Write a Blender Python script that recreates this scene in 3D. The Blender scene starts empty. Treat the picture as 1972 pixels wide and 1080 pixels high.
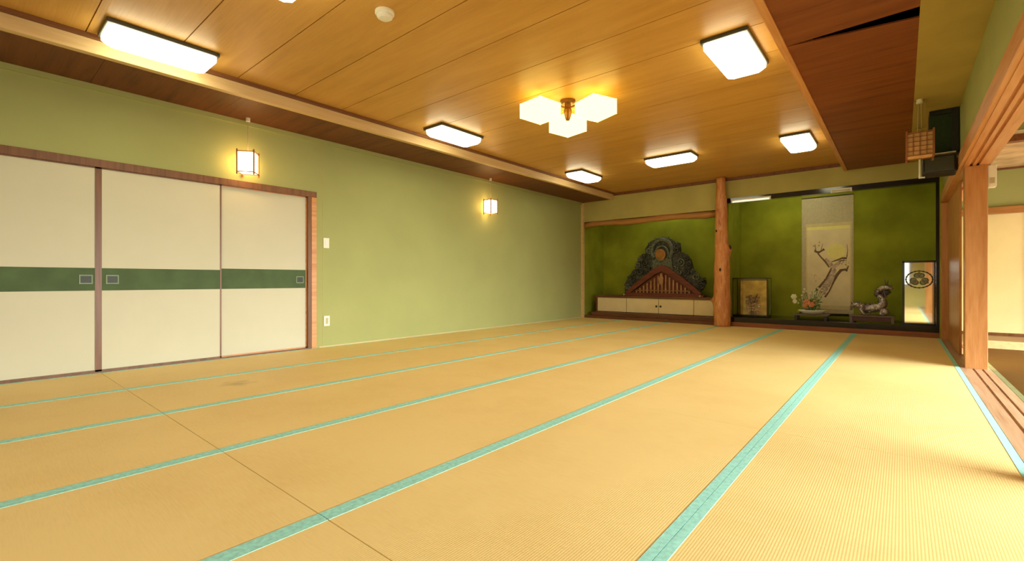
import bpy, bmesh, math, random
from mathutils import Vector, Matrix
random.seed(7)
sc = bpy.context.scene
PI = math.pi

# ---------------------------------------------------------------- camera, world, lights, exposure
F_PX, YAW = 895.1, 0.6977
cam_d = bpy.data.cameras.new('camera')
cam = bpy.data.objects.new('camera', cam_d); sc.collection.objects.link(cam)
cam_d.sensor_width = 36.0
cam_d.lens = F_PX / 1972 * 36.0
cam_d.clip_start = 0.03
cam.location = (0, 0, 0.78)
cam.rotation_euler = (PI / 2, 0, YAW)
sc.camera = cam

sc.view_settings.view_transform = 'Standard'
sc.view_settings.look = 'None'
sc.view_settings.gamma = 1
sc.view_settings.use_curve_mapping = False
sc.view_settings.exposure = 0.69

world = bpy.data.worlds.new('daylight'); sc.world = world; world.use_nodes = True
bg = world.node_tree.nodes['Background']
bg.inputs[0].default_value = (1.0, 0.97, 0.90, 1); bg.inputs[1].default_value = 1.2

def area(name, loc, rot, sx, sy, power, col=(1, .96, .88), spread=PI):
    d = bpy.data.lights.new(name, 'AREA'); d.shape = 'RECTANGLE'; d.size = sx; d.size_y = sy
    d.energy = power; d.color = col; d.spread = spread
    o = bpy.data.objects.new(name, d); sc.collection.objects.link(o); o.location = loc; o.rotation_euler = rot
    return o
# daylight coming in at the window bands of the next room and of the wall behind the camera
area('window_light_side', (3.98, 4.0, .95), (0, PI / 2 - math.radians(46), 0), 1.2, 7.2, 680, (.97, 1, .97), math.radians(112))
area('window_light_corridor', (3.98, 8.7, .80), (0, PI / 2 - math.radians(20), 0), 1.2, 1.3, 52, (1, 1, .92), math.radians(130))
area('window_light_near', (-1.5, -1.32, 1.05), (-PI / 2, 0, 0), 3.4, .8, 42, (.96, 1, 1))

# ---------------------------------------------------------------- materials
def new_mat(name):
    m = bpy.data.materials.new(name); m.use_nodes = True
    nt = m.node_tree; b = nt.nodes['Principled BSDF']
    return m, nt, b
def N(nt, t, **kw):
    n = nt.nodes.new(t)
    for k, v in kw.items():
        if k in n.inputs: n.inputs[k].default_value = v
        else: setattr(n, k, v)
    return n
def ramp(nt, stops):
    r = nt.nodes.new('ShaderNodeValToRGB'); e = r.color_ramp.elements
    while len(e) < len(stops): e.new(0.5)
    for i, (p, c) in enumerate(stops):
        e[i].position = p; e[i].color = (*c, 1)
    return r
def coords(nt, scale=(1, 1, 1), mode='world'):
    mp = nt.nodes.new('ShaderNodeMapping'); mp.inputs['Scale'].default_value = scale
    if mode == 'world':
        g = nt.nodes.new('ShaderNodeNewGeometry'); nt.links.new(g.outputs['Position'], mp.inputs[0])
    else:
        g = nt.nodes.new('ShaderNodeTexCoord'); nt.links.new(g.outputs['Object'], mp.inputs[0])
    return mp
def flat(name, col, rough=.6, metal=0, noise=.06, scale=14, bump=0.0, spec=.5):
    m, nt, b = new_mat(name); mp = coords(nt)
    n = N(nt, 'ShaderNodeTexNoise', Scale=scale, Detail=4); nt.links.new(mp.outputs[0], n.inputs[0])
    lo = tuple(max(0, c * (1 - noise * 2)) for c in col); hi = tuple(min(1, c * (1 + noise * 2)) for c in col)
    r = ramp(nt, [(.3, lo), (.7, hi)]); nt.links.new(n.outputs[0], r.inputs[0]); nt.links.new(r.outputs[0], b.inputs['Base Color'])
    b.inputs['Roughness'].default_value = rough; b.inputs['Metallic'].default_value = metal
    b.inputs['Specular IOR Level'].default_value = spec
    if bump:
        bp = N(nt, 'ShaderNodeBump', Strength=bump, Distance=.01); nt.links.new(n.outputs[0], bp.inputs['Height']); nt.links.new(bp.outputs[0], b.inputs['Normal'])
    return m
def wood(name, c1, c2, c3=None, axis=0, rough=.45, stretch=14, scale=1.6, knots=False, spec=.4):
    """grain runs along axis"""
    m, nt, b = new_mat(name)
    s = [stretch] * 3; s[axis] = 1.0
    mp = coords(nt, tuple(s))
    n = N(nt, 'ShaderNodeTexNoise', Scale=scale, Detail=6, Roughness=.62, Distortion=.4); nt.links.new(mp.outputs[0], n.inputs[0])
    s2 = [90.0] * 3; s2[axis] = 3.0
    mp2 = coords(nt, tuple(s2))
    n2 = N(nt, 'ShaderNodeTexNoise', Scale=1.0, Detail=2); nt.links.new(mp2.outputs[0], n2.inputs[0])
    mx = N(nt, 'ShaderNodeMath', operation='MULTIPLY_ADD'); mx.inputs[1].default_value = .25
    nt.links.new(n2.outputs[0], mx.inputs[0]); nt.links.new(n.outputs[0], mx.inputs[2])
    st = [(.40, c1), (.72, c2)] if c3 is None else [(.40, c1), (.58, c2), (.78, c3)]
    r = ramp(nt, st); nt.links.new(mx.outputs[0], r.inputs[0]); nt.links.new(r.outputs[0], b.inputs['Base Color'])
    b.inputs['Roughness'].default_value = rough; b.inputs['Specular IOR Level'].default_value = spec
    bp = N(nt, 'ShaderNodeBump', Strength=.08, Distance=.01); nt.links.new(n2.outputs[0], bp.inputs['Height']); nt.links.new(bp.outputs[0], b.inputs['Normal'])
    return m
def glow(name, col, strength):
    m, nt, b = new_mat(name)
    b.inputs['Base Color'].default_value = (*col, 1)
    b.inputs['Emission Color'].default_value = (*col, 1); b.inputs['Emission Strength'].default_value = strength
    b.inputs['Roughness'].default_value = .5
    return m
def tatami(name, base, dark, stain=False):
    m, nt, b = new_mat(name)
    mp = coords(nt)
    w = N(nt, 'ShaderNodeTexWave', Scale=38.0, Distortion=.6, Detail=1.5); w.bands_direction = 'X'
    w.inputs['Detail Scale'].default_value = 3
    nt.links.new(mp.outputs[0], w.inputs[0])
    mp2 = coords(nt, (14, 160, 10)); n1 = N(nt, 'ShaderNodeTexNoise', Scale=1.0, Detail=2); nt.links.new(mp2.outputs[0], n1.inputs[0])
    n2 = N(nt, 'ShaderNodeTexNoise', Scale=1.3, Detail=5, Roughness=.6); nt.links.new(mp.outputs[0], n2.inputs[0])
    a = N(nt, 'ShaderNodeMath', operation='MULTIPLY_ADD'); a.inputs[1].default_value = .20
    nt.links.new(w.outputs['Fac'], a.inputs[0])
    a2 = N(nt, 'ShaderNodeMath', operation='MULTIPLY_ADD'); a2.inputs[1].default_value = .45
    nt.links.new(n1.outputs[0], a2.inputs[0]); nt.links.new(n2.outputs[0], a2.inputs[2]); nt.links.new(a2.outputs[0], a.inputs[2])
    r = ramp(nt, [(.42, dark), (.92, base)]); nt.links.new(a.outputs[0], r.inputs[0])
    out = r.outputs[0]
    if stain:
        d = N(nt, 'ShaderNodeVectorMath', operation='DISTANCE'); d.inputs[1].default_value = (-3.86, 1.36, 0)
        mp3 = coords(nt); nt.links.new(mp3.outputs[0], d.inputs[0])
        nn = N(nt, 'ShaderNodeTexNoise', Scale=9.0, Detail=3); nt.links.new(mp.outputs[0], nn.inputs[0])
        ad = N(nt, 'ShaderNodeMath', operation='MULTIPLY_ADD'); ad.inputs[1].default_value = .22
        nt.links.new(nn.outputs[0], ad.inputs[0]); nt.links.new(d.outputs['Value'], ad.inputs[2])
        mr = N(nt, 'ShaderNodeMapRange'); mr.inputs[1].default_value = .12; mr.inputs[2].default_value = .24; mr.inputs[3].default_value = .35; mr.inputs[4].default_value = 0
        nt.links.new(ad.outputs[0], mr.inputs[0])
        mc = nt.nodes.new('ShaderNodeMix'); mc.data_type = 'RGBA'; mc.inputs[7].default_value = (.20, .12, .05, 1)
        nt.links.new(mr.outputs[0], mc.inputs[0]); nt.links.new(out, mc.inputs[6]); out = mc.outputs[2]
    nt.links.new(out, b.inputs['Base Color'])
    b.inputs['Roughness'].default_value = .55; b.inputs['Specular IOR Level'].default_value = .3 if stain else .05
    bp = N(nt, 'ShaderNodeBump', Strength=.08, Distance=.003); nt.links.new(w.outputs['Fac'], bp.inputs['Height']); nt.links.new(bp.outputs[0], b.inputs['Normal'])
    return m

M = {}
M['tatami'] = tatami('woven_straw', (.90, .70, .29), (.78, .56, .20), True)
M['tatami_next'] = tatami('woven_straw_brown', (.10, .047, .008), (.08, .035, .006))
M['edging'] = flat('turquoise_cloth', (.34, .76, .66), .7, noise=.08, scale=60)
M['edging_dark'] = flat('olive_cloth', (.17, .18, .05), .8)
M['green_wall'] = flat('sage_plaster', (.38, .40, .155), .9, noise=.02, scale=2, bump=.03, spec=.2)
M['beige_wall'] = flat('ochre_plaster', (.50, .45, .165), .9, noise=.04, scale=3, spec=.2)
M['warm_light_olive'] = flat('warm_light_plaster', (.38, .28, .07), .9, noise=.05, scale=3, spec=.2)  # green wall plaster, its colour shifted to ochre for the warm light
M['alcove'] = flat('moss_green_plaster', (.31, .345, .024), .85, noise=.12, scale=2.2, spec=.25)
M['ceiling'] = wood('honey_ceiling_wood', (.51, .265, .052), (.58, .31, .066), (.64, .355, .082), axis=0, rough=.42, stretch=7, scale=.9)
M['soffit'] = wood('red_brown_boards', (.10, .020, .004), (.20, .048, .008), (.26, .072, .014), axis=0, rough=.45, stretch=10, scale=1.0)
M['soffit_left'] = wood('brown_boards', (.085, .025, .008), (.14, .042, .012), (.18, .055, .016), axis=0, rough=.5, stretch=10, scale=1.2)
M['beam_pale'] = wood('pale_beam_wood', (.62, .42, .19), (.72, .52, .26), axis=1, rough=.5)
M['trim_brown'] = wood('brown_trim_wood', (.13, .045, .014), (.22, .085, .028), axis=1, rough=.45)
M['jamb_brown'] = wood('chestnut_wood', (.12, .048, .013), (.21, .088, .028), axis=2, rough=.4)
M['post'] = wood('orange_cedar', (.40, .15, .04), (.52, .235, .075), (.60, .30, .11), axis=2, rough=.35, stretch=9)
M['lintel'] = wood('orange_cedar_beam', (.48, .19, .06), (.62, .28, .10), (.70, .36, .15), axis=1, rough=.38)
M['lintel_x'] = wood('cedar_rail', (.36, .15, .04), (.50, .24, .08), axis=0, rough=.4)
M['sill'] = wood('worn_sill_wood', (.34, .19, .10), (.50, .31, .18), axis=1, rough=.4)
M['dais'] = wood('dais_wood', (.10, .034, .012), (.19, .07, .028), axis=0, rough=.3)
M['kerb_red'] = wood('red_brown_kerb', (.20, .06, .02), (.32, .11, .04), axis=0, rough=.35)
M['lacquer'] = flat('black_lacquer', (.012, .009, .009), .12, noise=.1)
M['dark_wood'] = flat('dark_wood', (.035, .018, .012), .35, noise=.2)
M['black'] = flat('black_plastic', (.012, .012, .011), .5, noise=.1)
M['cream_panel'] = flat('cream_paper', (.62, .60, .44), .85, noise=.012, scale=2.5, spec=.2)
M['cream_board'] = flat('cream_board', (.86, .72, .42), .7, noise=.03, scale=4)
M['green_band'] = flat('green_paper_band', (.07, .115, .042), .8, noise=.08, scale=6)
M['pull_rim'] = flat('pewter', (.16, .21, .10), .5, metal=.1)
M['pull_dark'] = flat('dark_bronze', (.018, .028, .008), .5)
M['gold_paper'] = flat('gold_paper', (.85, .72, .38), .6, noise=.04, scale=2)
M['white_plastic'] = flat('ivory_plastic', (.85, .83, .66), .4, noise=.01)
M['white_smooth'] = flat('white_plastic', (.85, .84, .78), .35, noise=.01)
M['lamp_edge'] = flat('dark_grey_metal', (.06, .065, .05), .4)
M['diffuser'] = glow('lit_diffuser', (1.0, .95, .64), 5.3)
M['yellow_shade'] = glow('lit_yellow_shade', (1.0, .78, .20), 2.5)
M['lantern_lit'] = glow('lit_lantern_paper', (1.0, .60, .25), 7.5)
M['tube'] = glow('lit_tube', (.80, .78, .66), .55)
M['tube_lit'] = glow('bright_tube', (1.0, .97, .80), 13)
M['lantern_wood'] = wood('lantern_wood', (.20, .07, .02), (.32, .12, .04), axis=2)
M['lantern_paper'] = flat('aged_paper', (.62, .36, .15), .8, noise=.08)
M['brass'] = flat('brown_brass', (.20, .09, .02), .35, metal=.5)
M['cord'] = flat('pale_cord', (.50, .42, .22), .8)
M['log'] = None
M['carved'] = flat('grey_carved_wood', (.040, .043, .033), .5, noise=.5, scale=22, bump=.6)
M['carved_pale'] = flat('grey_green_carving', (.10, .115, .085), .5, noise=.35, scale=30, bump=.3)
M['disc'] = flat('old_gold_disc', (.34, .15, .03), .4, metal=.3, noise=.15)
M['gable'] = wood('gable_red_wood', (.10, .018, .011), (.17, .036, .02), axis=0, rough=.35)
M['gable_pale'] = flat('gable_pale_wood', (.40, .20, .09), .5, noise=.15)
M['pewter'] = flat('bright_pewter', (.50, .45, .48), .33, metal=.6, noise=.25, scale=40)
M['pewter_dark'] = flat('dark_pewter', (.13, .11, .12), .35, metal=.6, noise=.3, scale=40)
M['scroll_cloth'] = flat('grey_green_silk', (.58, .51, .33), .8, noise=.04, scale=30)
M['scroll_band'] = flat('pale_silk', (.74, .64, .34), .8, noise=.03)
M['scroll_paper'] = flat('scroll_paper', (.92, .80, .52), .85, noise=.05, scale=3)
M['moon'] = flat('moon_wash', (.95, .88, .34), .85, noise=.02)
M['ink'] = flat('brown_ink', (.20, .13, .085), .9, noise=.3, scale=60)
M['ink_pale'] = flat('pale_ink_wash', (.62, .50, .38), .9, noise=.2, scale=30)
M['gold_screen'] = flat('gold_leaf', (.95, .55, .10), .55, metal=0, noise=.18, scale=9)
M['doll'] = flat('dusty_pink_silk', (.38, .16, .10), .7, noise=.3, scale=60)
M['doll_pale'] = flat('pale_pink_silk', (.62, .38, .26), .7, noise=.25, scale=60)
M['leaf'] = flat('green_leaf', (.10, .26, .08), .5, noise=.25, scale=40)
M['petal_white'] = flat('white_petal', (.78, .80, .58), .6, noise=.05)
M['petal_orange'] = flat('orange_petal', (.72, .30, .14), .6, noise=.15, scale=50)
M['porcelain'] = flat('white_porcelain', (.95, .97, .95), .15, noise=.01)
M['red_lacquer'] = flat('dark_red_lacquer', (.10, .012, .008), .3)
M['grey_edge'] = flat('grey_wood_edge', (.16, .12, .10), .35)
M['etched'] = flat('etched_grey', (.10, .11, .07), .6)
M['etched_pale'] = flat('etched_pale_grey', (.36, .36, .24), .6)
M['speaker_green'] = flat('dark_green_cloth', (.018, .040, .012), .8, noise=.1, scale=80)
M['ceiling_next'] = flat('beige_board', (.52, .36, .19), .8, noise=.12, scale=5)
M['corridor'] = wood('corridor_boards', (.20, .10, .04), (.30, .16, .07), axis=0)

def log_mat():
    m, nt, b = new_mat('polished_log')
    mp = coords(nt, (9, 9, 1.6))
    n = N(nt, 'ShaderNodeTexNoise', Scale=2.2, Detail=6, Roughness=.65, Distortion=1.2); nt.links.new(mp.outputs[0], n.inputs[0])
    r = ramp(nt, [(.30, (.30, .08, .02)), (.42, (.60, .22, .07)), (.58, (.72, .32, .12)), (.76, (.85, .52, .28))])
    nt.links.new(n.outputs[0], r.inputs[0]); nt.links.new(r.outputs[0], b.inputs['Base Color'])
    b.inputs['Roughness'].default_value = .32
    bp = N(nt, 'ShaderNodeBump', Strength=.3, Distance=.02); nt.links.new(n.outputs[0], bp.inputs['Height']); nt.links.new(bp.outputs[0], b.inputs['Normal'])
    return m
M['log'] = log_mat()
def mirror_mat():
    m, nt, b = new_mat('mirror_silver')
    mp = coords(nt); n = N(nt, 'ShaderNodeTexNoise', Scale=2.0); nt.links.new(mp.outputs[0], n.inputs[0])
    r = ramp(nt, [(0, (.80, .82, .72)), (1, (.86, .88, .80))]); nt.links.new(n.outputs[0], r.inputs[0]); nt.links.new(r.outputs[0], b.inputs['Base Color'])
    b.inputs['Metallic'].default_value = 1; b.inputs['Roughness'].default_value = .04
    return m
M['mirror'] = mirror_mat()
def glass_mat():
    m, nt, b = new_mat('clear_glass')
    out = nt.nodes['Material Output']
    tr = N(nt, 'ShaderNodeBsdfTransparent'); gl = N(nt, 'ShaderNodeBsdfGlossy', Roughness=.02)
    mx = N(nt, 'ShaderNodeMixShader'); mx.inputs[0].default_value = .05
    nt.links.new(tr.outputs[0], mx.inputs[1]); nt.links.new(gl.outputs[0], mx.inputs[2])
    nt.links.new(mx.outputs[0], out.inputs[0])
    return m
M['glass'] = glass_mat()

# ---------------------------------------------------------------- mesh helpers
def tagp(o, label=None, cat=None, group=None, kind=None):
    if label: o['label'] = label
    if cat: o['category'] = cat
    if group: o['group'] = group
    if kind: o['kind'] = kind
    return o
class MB:
    def __init__(s): s.bm = bmesh.new()
    def box(s, x0, x1, y0, y1, z0, z1, bev=0, mat=None):
        r = bmesh.ops.create_cube(s.bm, size=1)
        vs = r['verts']
        for v in vs:
            v.co = Vector(((x0 + x1) / 2 + v.co.x * (x1 - x0), (y0 + y1) / 2 + v.co.y * (y1 - y0), (z0 + z1) / 2 + v.co.z * (z1 - z0)))
        if mat is not None:
            for v in vs: v.co = mat @ v.co
        if bev:
            es = list({e for v in vs for e in v.link_edges})
            bmesh.ops.bevel(s.bm, geom=es, offset=bev, segments=2, affect='EDGES', profile=.6)
        return s
    def prism(s, pts, axis, a, b):
        """outline pts (2D) extruded along axis from a to b; axis 0: pts=(y,z); 1: (x,z); 2: (x,y)"""
        def P(p, t):
            return {0: (t, p[0], p[1]), 1: (p[0], t, p[1]), 2: (p[0], p[1], t)}[axis]
        A = [s.bm.verts.new(P(p, a)) for p in pts]; B = [s.bm.verts.new(P(p, b)) for p in pts]
        n = len(pts)
        s.bm.faces.new(A); s.bm.faces.new(B[::-1])
        for i in range(n): s.bm.faces.new((A[i], B[i], B[(i + 1) % n], A[(i + 1) % n]))
        return s
    def ring(s, c, r, z0, z1, n=24): return s.prism([(c[0] + r * math.cos(2 * PI * i / n), c[1] + r * math.sin(2 * PI * i / n)) for i in range(n)], 2, z0, z1)
    def lathe(s, prof, c=(0, 0), n=28):
        rings = []
        for r, z in prof:
            rings.append([s.bm.verts.new((c[0] + r * math.cos(2 * PI * i / n), c[1] + r * math.sin(2 * PI * i / n), z)) for i in range(n)])
        for a, b in zip(rings, rings[1:]):
            for i in range(n): s.bm.faces.new((a[i], a[(i + 1) % n], b[(i + 1) % n], b[i]))
        s.bm.faces.new(rings[0][::-1]); s.bm.faces.new(rings[-1])
        return s
    def tube(s, pts, rad, n=8):
        pts = [Vector(p) for p in pts]; rr = rad if isinstance(rad, (list, tuple)) else [rad] * len(pts)
        rings = []
        up = Vector((0.13, 0.21, .97)).normalized()
        for i, p in enumerate(pts):
            t = (pts[min(i + 1, len(pts) - 1)] - pts[max(i - 1, 0)]).normalized()
            a = t.cross(up)
            if a.length < 1e-3: a = t.cross(Vector((1, 0, 0)))
            a.normalize(); b = t.cross(a).normalized(); up = a.cross(t).normalized()
            rings.append([s.bm.verts.new(p + (a * math.cos(2 * PI * k / n) + b * math.sin(2 * PI * k / n)) * rr[i]) for k in range(n)])
        for a, b in zip(rings, rings[1:]):
            for i in range(n): s.bm.faces.new((a[i], a[(i + 1) % n], b[(i + 1) % n], b[i]))
        s.bm.faces.new(rings[0][::-1]); s.bm.faces.new(rings[-1])
        return s
    def ball(s, c, r, sc3=(1, 1, 1), seg=12):
        q = bmesh.ops.create_uvsphere(s.bm, u_segments=seg, v_segments=max(6, seg // 2 + 1), radius=1)
        for v in q['verts']: v.co = Vector((c[0] + v.co.x * r * sc3[0], c[1] + v.co.y * r * sc3[1], c[2] + v.co.z * r * sc3[2]))
        return s
    def build(s, name, m, parent=None, loc=None, smooth=False):
        bmesh.ops.recalc_face_normals(s.bm, faces=s.bm.faces[:])
        me = bpy.data.meshes.new(name); s.bm.to_mesh(me); s.bm.free()
        if smooth:
            for p in me.polygons: p.use_smooth = True
        o = bpy.data.objects.new(name, me); sc.collection.objects.link(o)
        me.materials.append(m)
        if parent: o.parent = parent
        if loc: o.location = loc
        return o
def thing(name, label, cat, loc=(0, 0, 0), rz=0, group=None, kind=None):
    o = bpy.data.objects.new(name, None); sc.collection.objects.link(o); o.location = loc; o.rotation_euler = (0, 0, rz)
    o.empty_display_size = .1
    return tagp(o, label, cat, group, kind)
def struct(o, label=None):
    o['kind'] = 'structure'
    if label: o['label'] = label
    return o
def dup(root, loc, rz=None, label=None):
    r = root.copy(); sc.collection.objects.link(r); r.location = loc
    if rz is not None: r.rotation_euler = (0, 0, rz)
    if label: r['label'] = label
    for ch in list(root.children):
        c = ch.copy(); sc.collection.objects.link(c); c.parent = r
        for g in ch.children:
            d = g.copy(); sc.collection.objects.link(d); d.parent = c
    return r

# ---------------------------------------------------------------- room measures
XL, XR, YF, YN, YB = -5.19, .40, 8.50, -1.155, 9.40
ZS, ZC, ZD = 2.42, 2.535, 1.735

# floor and slabs
struct(MB().box(-5.6, 4.2, -1.6, 9.9, -.16, -.056).build('floor', M['dark_wood']))
# left wall with the opening of the sliding doors
b = MB()
b.box(XL - .12, XL, 2.665, 9.50, -.06, 2.60)
b.box(XL - .12, XL, -1.3, 2.665, ZD + .065, 2.60)
struct(b.build('wall_left', M['green_wall']))
struct(MB().box(XL, XL + .022, YN, 8.5, 2.375, ZS).build('trim_1', M['green_wall']), 'narrow moulding where the green wall meets the dark soffit')
struct(MB().box(XL, XL + .003, 2.74, 2.744, .0, 2.375).build('trim_2', M['beige_wall']))
struct(MB().box(XL, XL + .008, 2.70, YF, 0, .012).build('baseboard_left', M['beam_pale']))
# near wall (behind the camera) with a window band
b = MB()
b.box(-5.31, 4.12, YN - .1, YN, -.06, .62); b.box(-5.31, 4.12, YN - .1, YN, 1.5, 2.60)
b.box(-5.31, -3.25, YN - .1, YN, .62, 1.5); b.box(.22, 4.12, YN - .1, YN, .62, 1.5)
struct(b.build('wall_near', M['beige_wall']))
b = MB()
for x in (-3.25, -2.12, -.97, .17): b.box(x, x + .05, YN - .08, YN - .03, .62, 1.5)
b.box(-3.25, .22, YN - .08, YN - .03, .62, .67); b.box(-3.25, .22, YN - .08, YN - .03, 1.45, 1.5)
struct(b.build('window_1', M['jamb_brown']))
# outer wall of the next room with a window band
b = MB()
b.box(4.0, 4.12, -1.3, 9.7, -.06, .12); b.box(4.0, 4.12, -1.3, 9.7, 1.48, 2.7)
for y0, y1 in ((-1.3, .15), (7.65, 7.98), (9.4, 9.7)): b.box(4.0, 4.12, y0, y1, .12, 1.48)
struct(b.build('wall_right_outer', M['beige_wall']))
b = MB()
for y in (.15, 1.64, 3.13, 4.62, 6.11, 7.60): b.box(4.03, 4.08, y, y + .05, .12, 1.48)
b.box(4.03, 4.08, .15, 7.65, .12, .17); b.box(4.03, 4.08, .15, 7.65, 1.43, 1.48)
struct(b.build('window_2', M['jamb_brown']))

# main ceiling of wide planks
b = MB(); y = -1.38; k = 0
while y < YF + .05:
    y1 = y + .49
    b.box(-4.44, -.66, y + .0035, min(y1, YF + .1) - .0035, ZC, ZC + .012)
    y = y1
b.box(-4.6, -.5, -1.3, 8.6, ZC + .014, ZC + .03)
struct(b.build('ceiling', M['ceiling']))
# lower soffits
b = MB(); y = YN
while y < YF:
    b.box(XL, -4.50, y, min(y + .93, YF) - .002, ZS, ZS + .012); y += .93
struct(b.build('ceiling_left', M['soffit_left']), 'dark brown boarded soffit along the left wall')
b = MB()
b.prism([(-.615, YN), (.085, YN), (.085, 3.70), (-.615, 3.735)], 2, ZS, ZS + .01)
b.prism([(-.615, 3.742), (.085, 3.85), (.085, YF), (-.615, YF)], 2, ZS, ZS + .01)
struct(b.build('ceiling_right', M['soffit']), 'red-brown boarded soffit with a dark open gap')
struct(MB().box(.085, .46, YN, YF, ZS - .002, ZS + .01).build('ceiling_edge', M['warm_light_olive']), 'green plaster strip coloured for warm light, beside the red-brown soffit')
struct(MB().box(-5.31, 4.2, -1.3, 9.6, 2.64, 2.72).build('ceiling_slab', M['dark_wood']))
# ceiling mouldings
struct(MB().box(-4.50, -4.44, YN, YF, ZS - .012, ZC + .012, .004).build('trim_3', M['beam_pale']), 'pale beam along the left edge of the raised ceiling')
struct(MB().box(-4.44, -4.405, YN, YF, ZC - .028, ZC).build('trim_4', M['trim_brown']))
struct(MB().box(-.665, -.615, YN, YF, ZS - .012, ZC + .012, .004).build('trim_5', M['lintel']), 'light wooden beam along the right edge of the raised ceiling')
struct(MB().box(-4.44, -.665, YF - .04, YF, ZC - .05, ZC).build('trim_6', M['trim_brown']), 'dark moulding at the far edge of the ceiling')

# far wall above the alcoves
b = MB()
b.box(XL, -2.35, YF, YF + .09, 2.01, 2.62); b.box(-2.35, .42, YF, YF + .09, 2.185, 2.62)
struct(b.build('wall_far', M['beige_wall']))
struct(MB().box(-2.30, .39, YF - .005, YF + .095, 2.11, 2.187).build('trim_7', M['lacquer']), 'black lintel over the right alcove bay')
b = MB()   # slightly crooked natural lintel
n = 14
for i in range(n):
    pass
pts = [(-5.14 + i * (2.68 / 13), 8.535, 1.953 + .012 * math.sin(i * .9) - (.02 if i == 0 else 0)) for i in range(14)]
b.tube(pts, [.058 + .006 * math.sin(i * 1.7) for i in range(14)], 10)
struct(b.build('trim_8', M['lintel_x'], smooth=True), 'rustic pole lintel over the left alcove bay')
struct(MB().box(XL, XL + .055, YF - .045, YF + .01, 0, 2.40).build('trim_9', M['beam_pale']), 'thin pale corner post at the far end of the green wall')
# alcove shell
b = MB()
b.box(XL, .46, YB, YB + .1, -.06, 2.62)
b.box(XL, XL + .012, YF + .01, YB, -.05, 2.5)
b.box(-2.40, -2.30, YF + .1, YB, -.05, 2.5)
b.box(.39, .46, YF - .1, YB, -.05, 2.5)
b.box(XL, .42, YF + .09, YB, 2.5, 2.56)
struct(b.build('wall_alcove', M['alcove']))
# right wall above the openings
b = MB()
b.box(.42, .54, YN, 8.55, 1.925, 2.62)
struct(b.build('wall_right', M['green_wall']))
# lintel with grooves and facing rail
b = MB()
for x0, x1, z0 in ((.425, .462, 1.80), (.462, .482, 1.818), (.482, .505, 1.80), (.505, .525, 1.818), (.525, .60, 1.80)):
    b.box(x0, x1, YN, 8.5, z0, 1.90)
struct(b.build('trim_10', M['lintel']), 'grooved sliding-door lintel over the opening on the right')
struct(MB().box(.397, .426, YN, 8.5, 1.805, 1.93, .004).build('trim_11', M['lintel']), 'orange-brown facing rail on the right wall')
# posts of the right side
struct(MB().box(.434, .58, 5.80, 5.945, -.05, 1.80, .004).build('trim_12', M['post']), 'square cedar post standing between the two rooms')
struct(MB().box(.434, .58, 2.63, 2.775, -.05, 1.80, .004).build('trim_29', M['post']), 'square cedar post on the threshold just outside the photo')
struct(MB().box(.397, .53, 8.30, 8.50, -.05, 1.80, .004).build('trim_13', M['post']), 'cedar corner post beside the right alcove bay')
# sill
b = MB()
for x0, x1, z1 in ((.403, .478, -.002), (.478, .494, -.012), (.494, .538, -.002), (.538, .552, -.012), (.552, .60, -.002)):
    b.box(x0, x1, YN, 8.5, -.056, z1)
struct(b.build('trim_14', M['sill']), 'worn wooden threshold with two sliding-door grooves')

# tatami mats
cols = [XL + i * (.40 - XL) / 6 for i in range(7)]
rows = [-1.153, .777, 2.708, 4.638, 6.569, 8.497]
colname = ['along the green left wall', 'second column from the left wall', 'third column from the left wall', 'third column from the wooden threshold',
           'second column from the wooden threshold', 'along the wooden threshold']
rowname = ['in the row the photo cuts off', 'in the second row', 'in the middle row', 'in the next-to-last row before the alcove', 'in the row touching the alcove step']
for c in range(6):
    for r in range(5):
        x0, x1, y0, y1 = cols[c] + .001, cols[c + 1] - .001, rows[r], rows[r + 1]
        g = .0018 if r < 1 else .0007
        pass
        o = MB().box(x0, x1, y0 + g, y1 - g, -.055, 0, .0015).build('tatami_mat', M['tatami'])
        tagp(o, 'turquoise-edged straw mat ' + colname[c] + ', ' + rowname[r], 'tatami mat', 'straw mats of the main room floor')
        for s0, s1 in ((x0, x0 + .031), (x1 - .031, x1)):
            MB().box(s0, s1, y0 + g, y1 - g, -.004, .0010).build('cloth_edging', M['edging'], o)
# mats of the next room
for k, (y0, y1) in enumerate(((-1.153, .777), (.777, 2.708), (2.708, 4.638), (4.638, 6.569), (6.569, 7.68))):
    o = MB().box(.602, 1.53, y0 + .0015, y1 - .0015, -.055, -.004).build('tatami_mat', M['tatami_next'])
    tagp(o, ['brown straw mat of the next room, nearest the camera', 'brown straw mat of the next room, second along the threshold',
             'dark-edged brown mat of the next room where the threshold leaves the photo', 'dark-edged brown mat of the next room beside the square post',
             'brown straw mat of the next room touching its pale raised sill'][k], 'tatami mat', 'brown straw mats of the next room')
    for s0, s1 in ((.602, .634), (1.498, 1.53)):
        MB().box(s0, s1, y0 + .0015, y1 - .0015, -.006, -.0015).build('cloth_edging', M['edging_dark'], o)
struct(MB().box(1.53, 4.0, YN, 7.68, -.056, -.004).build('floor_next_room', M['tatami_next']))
struct(MB().box(.60, 4.0, 7.80, 9.6, -.056, -.01).build('floor_corridor', M['corridor']))
struct(MB().box(.60, 4.0, 7.68, 7.80, -.05, .075, .004).build('trim_15', M['beam_pale']), 'pale raised sill across the next room')
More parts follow.
